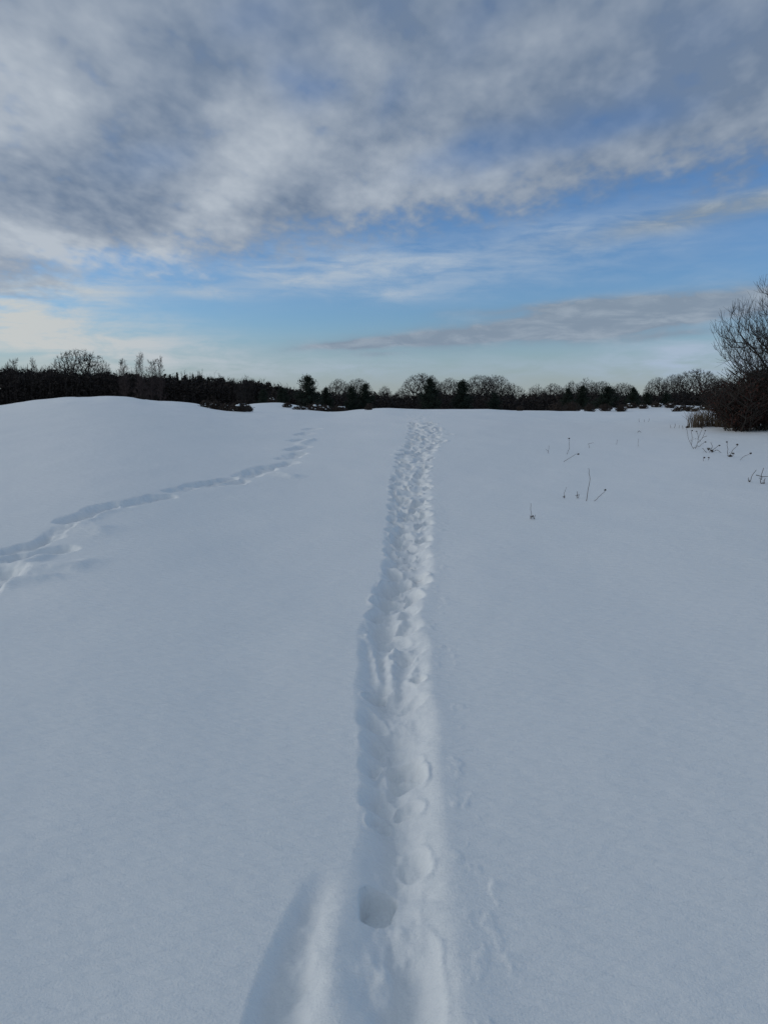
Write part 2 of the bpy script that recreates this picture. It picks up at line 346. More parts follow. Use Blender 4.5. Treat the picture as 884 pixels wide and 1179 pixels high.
for (cx, cy, hl, hw, head, dep, sharp) in HOLES:
    k = (np.abs(y_-cy) < hl*2.5) & (np.abs(x_-cx) < hl*2.5)
    if not k.any(): continue
    c, s = math.cos(R(head)), math.sin(R(head)); u = (hx[k]-cx)*c-(hy[k]-cy)*s; v = (hx[k]-cx)*s+(hy[k]-cy)*c
    q = (np.abs(u/hw)**2.6+np.abs(v/hl)**2.6)**(1/2.6)
    pit[k] = np.maximum(pit[k], hmask[k]*dep*(1-sm((q-1+sharp)/(sharp*1.5)))*(1-.25*v/hl))
    rim[k] = np.maximum(rim[k], hmask[k]*.22*dep*np.exp(-((q-1.30)/.22)**2))
pit *= .72+.6*fbm(x_*13, y_*10, 3, 101)
dzv += -pit+rim*(1-sm(pit/.02))+.012*fbm(x_*24, y_*20, 3, 103)*sm(pit/.03)
# crisp boot heel, pressed flat
cx, cy = ground_at(434, 1036); u = hx-cx-.10*(y_-cy); v = y_-cy
q = (np.abs(u/.058)**3.2+np.abs(v/.085)**3.2)**(1/3.2)
floor = -.104+.02*fbm(x_*16, y_*16, 3, 99)-.05*(v+.02)
mk = 1-sm((q-.86)/.26); dzv = dzv*(1-mk)+np.minimum(dzv, floor)*mk
for (a_, b_, hw, H) in RIDGE:
    q = capsule(hx, hy, ground_at(*a_), ground_at(*b_), hw); dzv += H*np.exp(-q**2)
Z[m] += dzv
m = (Y > 4) & (Y < 33) & (X < -1) & (X > -12)
x_, y_ = X[m], Y[m]; dd = np.zeros_like(x_)
hx = x_+.13*fbm(x_*3, y_*2.5, 4, 91); hy = y_+.17*fbm(x_*3, y_*2.5+5, 4, 93)
for (a_, b_, hw, dep) in SLOTS:
    A_, B_ = np.array(ground_at(*a_)), np.array(ground_at(*b_)); mA, mB = A_+(B_-A_)*.07, B_-(B_-A_)*.07
    q = capsule(hx, hy, mA, mB, hw*1.25); dd = np.maximum(dd, .55*dep*(1-sm((q-.45)/.85)))
ll = np.zeros_like(x_)
for (a_, b_, hw, H) in LIPS:
    q = capsule(hx, hy, ground_at(*a_), ground_at(*b_), hw*1.2); ll = np.maximum(ll, H*np.exp(-q**2))
Z[m] += -dd + ll*(1-sm(dd/.1)) + .05*fbm(x_*6, y_*6, 3, 95)*sm(dd/.06)
i = np.arange(nR-1)[:, None]*nA; j = np.arange(nA)[None, :]; jn = (j+1) % nA
F = np.stack([i+j, i+jn, i+nA+jn, i+nA+j], -1).reshape(-1, 4)[:, ::-1]
sf = mesh_np('snow_field', np.stack([X, Y, Z], -1), F, snowm, None, True)
tag(sf, 'smooth snow field crossed by a trodden trail of deep footprints', 'snow field', None, 'structure')
def gz(x, y): return float(base_h(np.array([x]), np.array([y]))[0])

# ------------------------------------------------------------------ wood: tapered limbs as closed prisms
def tubes(segs, k=4):
    """segs (n,8): p0, p1, r0, r1 -> verts, quads"""
    s = np.asarray(segs, float); p0, p1 = s[:, :3], s[:, 3:6]; d = p1-p0; Ld = np.linalg.norm(d, axis=1, keepdims=True)+1e-9; d = d/Ld
    p1 = p1+d*np.minimum(s[:, 7:8], Ld)*.5
    ref = np.where(np.abs(d[:, 2:3]) > .9, np.array([[1., 0, 0]]), np.array([[0, 0, 1.]]))
    u = np.cross(d, ref); u /= np.linalg.norm(u, axis=1, keepdims=True)+1e-9; v = np.cross(d, u)
    th = np.arange(k)*2*math.pi/k; c, s_ = np.cos(th), np.sin(th)
    ring = u[:, None, :]*c[None, :, None]+v[:, None, :]*s_[None, :, None]
    A = p0[:, None, :]+ring*s[:, 6][:, None, None]; B = p1[:, None, :]+ring*s[:, 7][:, None, None]
    V = np.concatenate([A, B], 1).reshape(-1, 3); n = len(s); b = np.arange(n)[:, None]*2*k; jj = np.arange(k)[None, :]; j2 = (jj+1) % k
    F = np.stack([b+jj, b+j2, b+k+j2, b+k+jj], -1).reshape(-1, 4)
    return V, F
def grow(rd, p, d, length, rad, lvl, P_, thick, thin, env=None):
    nseg = P_['nseg'][lvl]; step = length/nseg; r = rad; pts = []
    for s in range(nseg):
        j = P_['jit'][lvl]
        d = d+np.array([rd.gauss(0, j), rd.gauss(0, j), rd.gauss(0, j)+P_['up'][lvl]]); d /= np.linalg.norm(d)
        q = p+d*step; r2 = max(rad*(1-(s+1)/nseg*P_['taper']), P_['rmin'])
        (thick if lvl <= P_['tl'] else thin).append((*p, *q, r, r2)); p = q; r = r2; pts.append((p.copy(), d.copy(), r, (s+1)/nseg))
        if env is not None and not env(p): break
    if lvl+1 >= len(P_['nseg']): return
    nc = P_['nch'][lvl]
    for c in range(nc):
        t = P_['t0'][lvl]+(1-P_['t0'][lvl])*(c+rd.random()*.8)/nc
        idx = min(int(t*nseg), len(pts)-1); bp, bd, br_, _ = pts[idx]
        an = P_['ang'][lvl]*rd.uniform(.65, 1.3); phi = c*2.4+rd.uniform(-.6, .6)
        ref = np.array([1., 0, 0]) if abs(bd[2]) > .8 else np.array([0, 0, 1.])
        u = np.cross(bd, ref); u /= np.linalg.norm(u); v = np.cross(bd, u)
        nd = bd*math.cos(an)+(u*math.cos(phi)+v*math.sin(phi))*math.sin(an)
        if env is not None and not env(bp): continue
        grow(rd, bp, nd, length*P_['lr'][lvl]*rd.uniform(.75, 1.2)*(1-P_['dim'][lvl]*t), max(br_*P_['rr'][lvl], P_['rmin']), lvl+1, P_, thick, thin, env)
# all bare trees are grown about 10 m tall and scaled
def crown_tree(seed, n, inside, sample, spine, bf=.35, up=0.0, upw=1.0, rt=.009, rmax=.30, tw=3, tl=.45, tup=.5, ex=2.35, split=.03):
    """branches that fill a crown volume: every point joins the nearest, shortest path back to the trunk"""
    rg = np.random.default_rng(seed); pts = []
    while len(pts) < n:
        c = sample(rg)
        if inside(c): pts.append(c)
    pts = np.array(pts); Q = np.array(spine, float); nq = len(Q); allp = np.concatenate([Q, pts]); par = np.full(len(allp), -1); path = np.zeros(len(allp))
    for k in range(1, nq): par[k] = k-1; path[k] = path[k-1]+.35*np.linalg.norm(Q[k]-Q[k-1])
    best = np.full(len(allp), 1e9); bp = np.full(len(allp), -1); done = np.zeros(len(allp), bool); done[:nq] = True
    def relax(k):
        v = allp-allp[k]; dd = np.linalg.norm(v, axis=1); c = dd*(1+.0*dd)+.25*dd**2+bf*path[k]+upw*np.maximum(0, up*dd-v[:, 2])
        u = (~done) & (c < best); best[u] = c[u]; bp[u] = k
    for k in range(nq): relax(k)
    for _ in range(n):
        k = int(np.argmin(np.where(done, 1e9, best))); par[k] = bp[k]; path[k] = path[bp[k]]+np.linalg.norm(allp[k]-allp[bp[k]]); done[k] = True; relax(k)
    order = np.argsort(-path); kids = np.zeros(len(allp)); acc = np.zeros(len(allp))
    for k in sorted(range(nq, len(allp)), key=lambda q: -path[q]):
        if kids[k] == 0: acc[k] = 1
        acc[par[k]] += acc[k]; kids[par[k]] += 1
    for k in range(nq-1, 0, -1): acc[par[k]] += acc[k]; acc[k] = max(acc[k], 1)
    tot = max(acc[0], 1); rad = rt*np.maximum(acc, 1)**(1/ex); rad *= 1; f = rmax/rad[0]; rad = rt+(rad-rt)*(rmax-rt)/(rad[0]-rt)
    T, H = [], []
    for k in range(1, len(allp)):
        a_, b_ = allp[par[k]], allp[k]; r0, r1 = (min(rad[par[k]], rad[k]*1.35), rad[k])
        v = b_-a_; mid = a_+v*.5+rg.normal(size=3)*np.linalg.norm(v)*.05
        if k < nq: mid = (a_+b_)/2
        dst = T if (rad[k] > split or k < nq) else H
        dst.append((*a_, *mid, r0, (r0+r1)/2)); dst.append((*mid, *b_, (r0+r1)/2, r1))
    ctr = Q[nq//2]
    for k in range(nq, len(allp)):
        d0 = allp[k]-allp[par[k]]; d0 /= np.linalg.norm(d0)+1e-9
        for _ in range(tw if acc[k] < 2 else max(1, tw-1)):
            d = d0+rg.normal(size=3)*.55+np.array([0, 0, tup]); d /= np.linalg.norm(d); l_ = tl*rg.uniform(.5, 1.2); p = allp[k]; q = p+d*l_*.55; d2 = d+rg.normal(size=3)*.2+np.array([0, 0, tup*.3]); d2 /= np.linalg.norm(d2); q2 = q+d2*l_*.45
            H.append((*p, *q, rt*.9, rt*.7)); H.append((*q, *q2, rt*.7, rt*.45))
    return T, H
def oak(seed, dense=1.0, width=1.0):
    ph = seed*1.7; g2 = random.Random(seed)
    def inside(c):
        th = math.atan2(c[1], c[0]); k = 1+.06*math.sin(3*th+ph)+.03*math.sin(5*th+ph*2)
        rr_ = math.hypot(c[0], c[1])/(5.0*width*k); z_ = (c[2]-4.6)/(4.9 if c[2] > 4.6 else 2.6)
        q = rr_*rr_+z_*z_; return q < 1 and q > .10 and g2.random() < .35+.65*q
    return crown_tree(seed, int(1500*dense), inside, lambda g: np.array([g.uniform(-5.6, 5.6), g.uniform(-5.6, 5.6), g.uniform(1.9, 9.5)]), [(0, 0, -.3), (0, .03, .8), (.04, 0, 1.7), (.06, .03, 2.5), (.03, .05, 3.3)], bf=.55, up=.15, rt=.016, rmax=.42, tw=5, tl=.48, tup=.25)
def ash(seed):
    def inside(c):
        f = (c[2]-2.0)/7.7; R_ = 3.3*math.sin(math.pi*min(max(f, 0), 1)**.75)**.8*(1+.22*math.sin(2*math.atan2(c[1], c[0])+seed+c[2]))
        return math.hypot(c[0], c[1]) < R_
    return crown_tree(seed, 900, inside, lambda g: np.array([g.uniform(-4, 4), g.uniform(-4, 4), g.uniform(2.0, 9.7)]), [(0, 0, -.3), (.03, 0, 1), (.06, .03, 2), (.02, .05, 3), (.05, .08, 4), (.1, .1, 5), (.1, .05, 6.2)], bf=.45, up=.6, rt=.016, rmax=.26, tw=4, tl=.6, tup=.7)
def birch(seed):
    rd = random.Random(seed); T, H = [], []
    Pm = dict(nseg=[10, 5, 4, 3], jit=[.03, .1, .15, .2], up=[.03, .06, -.01, -.03], taper=.9, rmin=.010, tl=0,
              nch=[36, 9, 6], t0=[.22, .15, .1], ang=[.6, .55, .6], lr=[.24, .5, .55], rr=[.4, .55, .6], dim=[.5, .3, .2])
    grow(rd, np.array([0, 0, -.3]), np.array([0, 0, 1.]), 10, .14, 0, Pm, T, H)
    return T, H
def leaf_tris(c, nrm_jit, size, rg, quad=True):
    n = len(c); a1 = rg.normal(size=(n, 3)); a1 /= np.linalg.norm(a1, axis=1, keepdims=True); b1 = np.cross(a1, rg.normal(size=(n, 3))); b1 /= np.linalg.norm(b1, axis=1, keepdims=True)
    s1 = (size*rg.uniform(.6, 1.4, n))[:, None]
    V = np.stack([c-a1*s1, c+b1*s1*.5, c+a1*s1, c-b1*s1*.5], 1).reshape(-1, 3)
    return V, np.arange(n*4).reshape(-1, 4)
def pine(seed):
    """young Scots pine, 8 m: broad uneven crown of needle clumps on whorled limbs"""
    rg = np.random.default_rng(seed); T = []; C = []
    T.append((0, 0, -.3, .05, 0, 3, .2, .15)); T.append((.05, 0, 3, 0, .05, 7.5, .15, .03))
    z = .5
    while z < 7.9:
        f = (z/8.0); R_ = 2.9*(1-f)**.62*(.6+.4*min(1, f*3))*rg.uniform(.75, 1.15)+.08
        for k in range(rg.integers(5, 8)):
            th = rg.uniform(0, 6.283); L_ = R_*rg.uniform(.45, 1.25); e_ = rg.uniform(.15, .9)
            tip = np.array([math.cos(th)*L_, math.sin(th)*L_, z+L_*e_*.6])
            T.append((0, 0, z, *tip, .05, .02))
            for q in np.linspace(.3, 1, max(2, int(L_*2.4))):
                c = np.array([0, 0, z])*(1-q)+tip*q
                C.append(c+rg.normal(size=(48, 3))*np.array([.24, .24, .22])*rg.uniform(.6, 1.5))
        z += rg.uniform(.35, .55)
    C.append(np.array([0, 0, 7.6])+rg.normal(size=(40, 3))*np.array([.08, .08, .38]))
    C = np.concatenate(C); C = C[C[:, 2] > .02]
    return T, leaf_tris(C, 0, .11, rg)
def spruce(seed):
    rg = np.random.default_rng(seed); T = [(0, 0, -.3, 0, 0, 9.9, .16, .02)]; C = []
    z = .5
    while z < 9.9:
        R_ = 1.7*(1-z/10.0)**.85+.05
        for k in range(7):
            th = rg.uniform(0, 6.283); L_ = R_*rg.uniform(.75, 1.15); n = int(26*L_)+8
            q = rg.uniform(.05, 1, n)[:, None]; tip = np.array([math.cos(th)*L_, math.sin(th)*L_, z-.35*L_])
            C.append(np.array([0, 0, z])*(1-q)+tip*q+rg.normal(size=(n, 3))*np.array([.08, .08, .07]))
        z += .33
    return T, leaf_tris(np.concatenate(C), 0, .13, rg)

def make_bare(name, segs, tm=None, hm=None, k1=5, k2=3):
    T, H = segs; t = bpy.data.objects.new(name, None); link(t)
    V, F = tubes(T, k1); mesh_np('trunk', V, F, tm or bark, t, True)
    V, F = tubes(H, k2); mesh_np('crown', V, F, hm or twigm, t)
    return t
def make_conifer(name, data, m_):
    T, (V2, F2) = data; t = bpy.data.objects.new(name, None); link(t)
    V, F = tubes(T, 5); mesh_np('trunk', V, F, bark, t, True); mesh_np('crown', V2, F2, m_, t)
    return t
def dup(root):
    r = root.copy(); link(r)
    for ch in list(root.children): c = ch.copy(); link(c, r)
    return r
KINDS = {'oak': [], 'ash': [], 'birch': [], 'pine': [], 'spruce': []}
UN = {'oak': 9.8, 'ash': 10.1, 'birch': 10.2, 'pine': 8.1, 'spruce': 9.9}
UW = {'oak': 10.8, 'ash': 6.8, 'birch': 3.6, 'pine': 6.2, 'spruce': 3.4}
protos = {'oak': [lambda: make_bare('oak_tree', oak(3)), lambda: make_bare('oak_tree', oak(11, width=.9)), lambda: make_bare('oak_tree', oak(24))],
          'ash': [lambda: make_bare('ash_tree', ash(5)), lambda: make_bare('ash_tree', ash(8))],
          'birch': [lambda: make_bare('birch_tree', birch(2), birchm, birchm), lambda: make_bare('birch_tree', birch(6), birchm, birchm)],
          'pine': [lambda: make_conifer('pine_tree', pine(1), needle), lambda: make_conifer('pine_tree', pine(4), needle), lambda: make_conifer('pine_tree', pine(9), needle)],
          'spruce': [lambda: make_conifer('spruce_tree', spruce(1), sprucem), lambda: make_conifer('spruce_tree', spruce(2), sprucem)]}
cnt = {}
def tree(kind, px, top, wpx, d, label, group):
    i_ = cnt.get(kind, 0); cnt[kind] = i_+1; k = i_ % len(protos[kind])
    pr = KINDS[kind]
    if k >= len(pr): o = protos[kind][k](); pr.append(o); 
    else: o = dup(pr[k])
    x = (px-442)/FPX*d; z = gz(x, d); H = (EYE+(463-top)/FPX*d)-z; sz = H/UN[kind]
    W = wpx/FPX*d/UW[kind]
    o.location = (x, d, z-.05); o.scale = (W, W, sz); o.rotation_euler = (0, 0, random.uniform(0, 6.28))
    cat = {'oak': 'bare tree', 'ash': 'bare tree', 'birch': 'birch tree', 'pine': 'pine tree', 'spruce': 'spruce tree'}[kind]
    tag(o, label, cat, group); return o
ORD = ['first', 'second', 'third', 'fourth', 'fifth', 'sixth', 'seventh', 'eighth', 'ninth', 'tenth', 'eleventh', 'twelfth', 'thirteenth', 'fourteenth']
# far tree line: kind, px, top, width px, distance, label
tree('oak', 98, 402, 76, 185, 'large round-crowned bare oak rising above the dark wood on the left', 'bare trees on the skyline')
bl = [(22, 419, 16, 190), (46, 420, 14, 195), (148, 420, 18, 170), (166, 415, 19, 165), (179, 420, 18, 172), (188, 419, 14, 168)]
nm = ['thin bare birch at the far left end of the dark wood', 'thin bare birch between the far left end of the wood and the round oak', 'feathery bare birch just right of the round oak, first of four', 'tallest of the four feathery birches right of the round oak', 'third of the four feathery birches right of the round oak', 'fourth feathery birch, next to the row of spruces']
for (px, top, wd, d), n_l in zip(bl, nm): tree('birch', px, top, wd, d, n_l, 'birches above the left wood')
sp = [(200, 433), (208, 431), (217, 434), (226, 433), (235, 437), (243, 436), (251, 438), (260, 440), (270, 440), (281, 444)]
for q, (px, top) in enumerate(sp): tree('spruce', px, top-1.5, 13+(q % 3)*2, 190+7*(q % 4), 'dark pointed spruce in the left wood, %s from the left in its row' % ORD[q], 'spruces in the left wood')
tree('ash', 285, 431, 28, 175, 'ragged bare tree standing above the wood left of the big pine', 'bare trees on the skyline')
pn = [(355, 434, 42, 140, 'tallest broad dark pine left of the field centre'), (327, 446, 26, 150, 'small dark pine left of the tallest pine'), (376, 447, 24, 150, 'narrow dark pine just right of the tallest pine'),
      (405, 446, 26, 150, 'dark pine below the pair of dome-shaped bare trees'), (421, 442, 28, 152, 'dark pine right of the pair of dome-shaped bare trees'), (494, 437, 34, 150, 'dark pine in front of the round bare tree at the centre'),
      (531, 439, 38, 150, 'broad dark pine between the centre bare tree and the tall bare pair'), (568, 452, 24, 150, 'low dark pine under the tall bare pair at the centre'), (651, 448, 24, 150, 'slim dark pine at the left end of the right-hand pine group'),
      (668, 445, 26, 160, 'dark pine beneath the upright bare trees, second in the right-hand group'), (697, 445, 42, 140, 'broadest dark pine in the right-hand group'), (725, 447, 26, 145, 'pine tree with a narrow top right of the broadest pine'), (741, 452, 24, 150, 'low dark pine at the right end of the right-hand group'),
      (763, 452, 22, 150, 'small dark pine under the bare trees on the right'), (305, 449, 24, 160, 'low dark pine at the right end of the left wood')]
for px, top, wd, d, lb in pn: tree('pine', px, top, wd, d, lb, 'pines on the skyline')
bt = [('oak', 391, 436, 36, 210, 'left one of two dome-shaped bare trees behind the pines'), ('oak', 413, 435, 36, 215, 'right one of two dome-shaped bare trees behind the pines'), ('ash', 443, 443, 24, 210, 'small bare tree in the low gap left of the centre oak'), ('ash', 460, 446, 20, 210, 'smallest bare tree in the low gap left of the centre oak'),
      ('oak', 486, 429, 54, 190, 'round bare oak with open left side, behind the centre pine'), ('oak', 517, 435, 38, 205, 'bare tree between the two centre pines'), ('oak', 551, 431, 46, 190, 'left tree of the tall bare pair at the centre'), ('oak', 569, 431, 42, 195, 'right tree of the tall bare pair at the centre'), ('ash', 588, 440, 32, 195, 'bare tree sloping down right of the tall pair'),
      ('ash', 615, 441, 24, 200, 'slim bare tree at the left of the gap right of centre'), ('oak', 634, 441, 34, 200, 'low rounded bare tree right of the slim bare tree'), ('ash', 655, 437, 28, 205, 'upright bare tree above the slim pine'), ('ash', 672, 434, 34, 200, 'tallest upright bare tree above the right-hand pines'), ('oak', 689, 438, 32, 205, 'bare tree behind the broadest right-hand pine'), ('oak', 713, 440, 36, 205, 'wide low bare tree right of the broadest pine'),
      ('oak', 752, 434, 36, 190, 'bare tree with a thin crown, left one of three on the right'), ('oak', 772, 430, 36, 195, 'middle one of three bare trees on the right'), ('oak', 797, 424, 60, 175, 'largest bare oak on the right, beside the tall near tree'), ('oak', 826, 436, 36, 185, 'bare tree half hidden by the near hedge'),
      ('oak', 60, 427, 30, 200, 'low bare tree in the left wood just left of the round oak'), ('ash', 132, 428, 24, 205, 'low bare tree in the left wood just right of the round oak'), ('ash', 270, 436, 24, 200, 'low bare tree left of the ragged tree'), ('oak', 860, 440, 40, 180, 'bare tree behind the near hedge at the right edge')]
for kd, px, top, wd, d, lb in bt: tree(kd, px, top, wd, d, lb, 'bare trees on the skyline')

# far-off wood that reads as one mass: thicket of stems and twigs
def wood_mass(name, prof, d0, d1, n_leaf, n_stem, size, label, cat, seed, mt):
    rg = np.random.default_rng(seed); pxs = [p[0] for p in prof]; tops = [p[1] for p in prof]
    def samp(n):
        px = rg.uniform(pxs[0], pxs[-1], n); d = rg.uniform(d0, d1, n); x = (px-442)/FPX*d
        bump = 5.5*fbm(px/6.0, d/12.0, 4, seed)
        top = np.interp(px, pxs, tops)-bump*1.6-1.0
        z0 = base_h(x, d); z1 = EYE+(463-top)/FPX*d
        return x, d, z0, z1
    x, d, z0, z1 = samp(n_leaf); q = rg.uniform(0, 1, n_leaf)**.8
    c = np.stack([x, d, z0+(z1-z0)*q], -1); V, F = leaf_tris(c, 0, size, rg)
    x, d, z0, z1 = samp(n_stem); sg = []
    hh = (z1-z0)*rg.uniform(.85, 1.16, n_stem); dxs = rg.normal(0, .25, n_stem)
    s = np.stack([x, d, z0-.2, x+dxs, d, z0+hh, np.full(n_stem, .08), np.full(n_stem, .02)], -1)
    # sprays of twigs near the tops
    k = 7; xs = np.repeat(x+dxs*.7, k); ds = np.repeat(d, k); zs = np.repeat(z0+hh*.7, k)+rg.uniform(0, .28, n_stem*k)*np.repeat(hh, k)
    th = rg.uniform(0, 6.283, n_stem*k); ln = rg.uniform(.4, 1.1, n_stem*k)
    s2 = np.stack([xs, ds, zs, xs+np.cos(th)*ln*.6, ds+np.sin(th)*ln*.6, zs+ln*.8, np.full(n_stem*k, .03), np.full(n_stem*k, .012)], -1)
    V1, F1 = tubes(np.concatenate([s, s2]), 3)
    o = mesh_np(name, np.concatenate([V, V1]), np.concatenate([F, F1+len(V)]), mt); tag(o, label, cat, None, 'stuff')
wood_mass('far_wood', [(-120, 428), (0, 429), (60, 432), (100, 433), (130, 435), (160, 436), (200, 438), (240, 440), (280, 443), (300, 445), (330, 450), (350, 455)], 175, 225, 95000, 2200, .36, 'dark mass of far-off winter wood along the left horizon', 'wood', 3, scrubm)
wood_mass('far_scrub', [(300, 451), (350, 455), (380, 456), (430, 458), (470, 460), (500, 456), (560, 458), (600, 459), (640, 457), (700, 456), (760, 459), (800, 456), (830, 452), (900, 448), (1050, 446)], 165, 215, 70000, 1500, .36, 'low dark band of far-off scrub under the skyline trees', 'scrub', 5, scrubm)

# ------------------------------------------------------------------ near tree at the right edge
def near_tree(seed):
    prof_z = [1.2, 2.0, 3.0, 3.6, 4.4, 5.2, 5.8, 6.05]; prof_r = [.5, 1.4, 2.15, 2.05, 1.4, .85, .4, .1]
    def inside(c):
        th = math.atan2(c[1], c[0]); return math.hypot(c[0], c[1]) < np.interp(c[2], prof_z, prof_r)*(1+.24*math.sin(3*th+1+c[2])+.10*math.sin(7*th+c[2]*3))
    return crown_tree(seed, 1700, inside, lambda g: np.array([g.uniform(-2.4, 2.4), g.uniform(-2.4, 2.4), g.uniform(1.3, 6.05)]), [(0, 0, -.2), (.02, 0, .5), (.03, .02, 1.0), (.0, .04, 1.6), (-.03, .03, 2.2), (-.02, 0, 2.8), (.02, -.02, 3.4), (.03, 0, 4.0), (.0, .02, 4.6), (.02, .03, 5.1), (.03, .02, 5.6)],
                      bf=.45, up=.85, upw=1.5, rt=.0055, rmax=.14, tw=3, tl=.42, tup=.9, ex=2.1, split=.012)
gx, gy = ground_at(884, 500)
d = gy+1.4; xt = (885-442)/FPX*d
nt_ = make_bare('bare_tree', near_tree(14), k1=7); zt = gz(xt, d); ht = EYE+(463-309)/FPX*d-zt
nt_.location = (xt, d, zt-.05); s_ = ht/6.2; nt_.scale = (s_, s_, s_)
tag(nt_, 'tall bare tree with upswept twigs above the brown hedge at the right edge', 'bare tree')
def beech(name, W, H, seed, label, px, dd_, leaf=.033, nl=6500):
    rg = np.random.default_rng(seed); rd = random.Random(seed); o = bpy.data.objects.new(name, None); link(o)
    T = []; tips = []
    for k in range(46):
        th = rd.uniform(0, 6.283); ln = H*rd.uniform(.55, 1.05); sp_ = rd.uniform(0, W*.75); p = np.array([math.cos(th)*sp_*.4, math.sin(th)*sp_*.4, -.1])
        for s in range(6):
            q = p+np.array([math.cos(th)*sp_*.12+rd.gauss(0, .05), math.sin(th)*sp_*.12+rd.gauss(0, .05), ln/6]); T.append((*p, *q, .018*(1-s/7), .018*(1-(s+1)/7))); p = q
            if s > 0:
                for b in range(5):
                    t2 = rd.uniform(0, 6.283); l2 = rd.uniform(.2, .55); e2 = p+np.array([math.cos(t2)*l2, math.sin(t2)*l2, l2*.7]); T.append((*p, *e2, .008, .004)); tips.append((p, e2))
    V, F = tubes(T, 4); mesh_np('branches', V, F, bark, o)
    A = np.array([t_[0] for t_ in tips]); B = np.array([t_[1] for t_ in tips]); idx = rg.integers(0, len(tips), nl); q = rg.uniform(0, 1, nl)[:, None]
    c = A[idx]*(1-q)+B[idx]*q+rg.normal(size=(nl, 3))*.06
    keep = rg.uniform(0, 1, nl) > (c[:, 2]/(H*1.05))**3; c = c[keep & (c[:, 2] > .02)]
    V, F = leaf_tris(c, 0, leaf, rg); mesh_np('leaves', V, F, beechm, o)
    x = (px-442)/FPX*dd_; o.location = (x, dd_, gz(x, dd_)-.03); o.rotation_euler = (0, 0, rd.uniform(0, 6)); tag(o, label, 'shrub', 'brown hedge shrubs under the near tree'); return o
beech('beech_shrub', 1.5, 1.6, 1, 'red-brown leafy shrub at the left end of the hedge, behind the dry grass', 852, d+1.2)
beech('beech_shrub', 1.5, 1.75, 2, 'densest dark brown leafy shrub at the foot of the tall near tree', 878, d-.1, nl=9500)
beech('beech_shrub', 1.6, 1.7, 3, 'brown shrub cut off by the right edge beyond the tall near tree', 915, d-.1)
beech('beech_shrub', 1.2, 1.1, 5, 'low brown shrub in front of the left end of the hedge', 848, d-.2)
beech('beech_shrub', 1.6, 1.95, 4, 'tallest brown shrub standing behind the near tree', 880, d+2.2, nl=8000)
beech('beech_shrub', 1.3, 1.3, 6, 'small brown shrub at the far left foot of the hedge', 838, d+3.5, nl=5000)

# ------------------------------------------------------------------ grass, heather, snow-laden bushes
def grass_tuft(px, dd_, Wd, H, n, seed, label):
    rg = np.random.default_rng(seed); th = rg.uniform(0, 6.283, n); r0 = rg.uniform(0, 1, n)**.6*Wd*.5; b = np.stack([np.cos(th)*r0, np.sin(th)*r0*.7, np.full(n, -.03)], -1)
    hh = H*rg.uniform(.45, 1.0, n); le = rg.normal(0, .16, (n, 2)); m1 = b+np.stack([le[:, 0]*hh*.4, le[:, 1]*hh*.4, hh*.6], -1); t1 = m1+np.stack([le[:, 0]*hh*1.2, le[:, 1]*hh*1.2, hh*.4], -1)
    s = np.concatenate([np.concatenate([b, m1, np.full((n, 1), .006), np.full((n, 1), .005)], 1), np.concatenate([m1, t1, np.full((n, 1), .005), np.full((n, 1), .002)], 1)])
    V, F = tubes(s, 3); o = mesh_np('grass_tuft', V, F, grassm); x = (px-442)/FPX*dd_; o.location = (x, dd_, gz(x, dd_)); tag(o, label, 'grass tuft', 'dry grass beside the hedge'); return o
g0 = ground_at(800, 493)[1]
grass_tuft(799, g0+.3, .55, .62, 150, 1, 'leftmost upright tuft of tall dry grass on the snow edge beside the hedge')
grass_tuft(814, g0+.6, .75, .72, 190, 2, 'widest tuft of tall dry grass, between two others left of the hedge')
grass_tuft(830, g0+.2, .6, .5, 150, 3, 'dry grass tuft touching the red-brown shrub')
grass_tuft(842, g0-.2, .5, .35, 110, 4, 'short dry grass tuft at the foot of the low brown shrub')

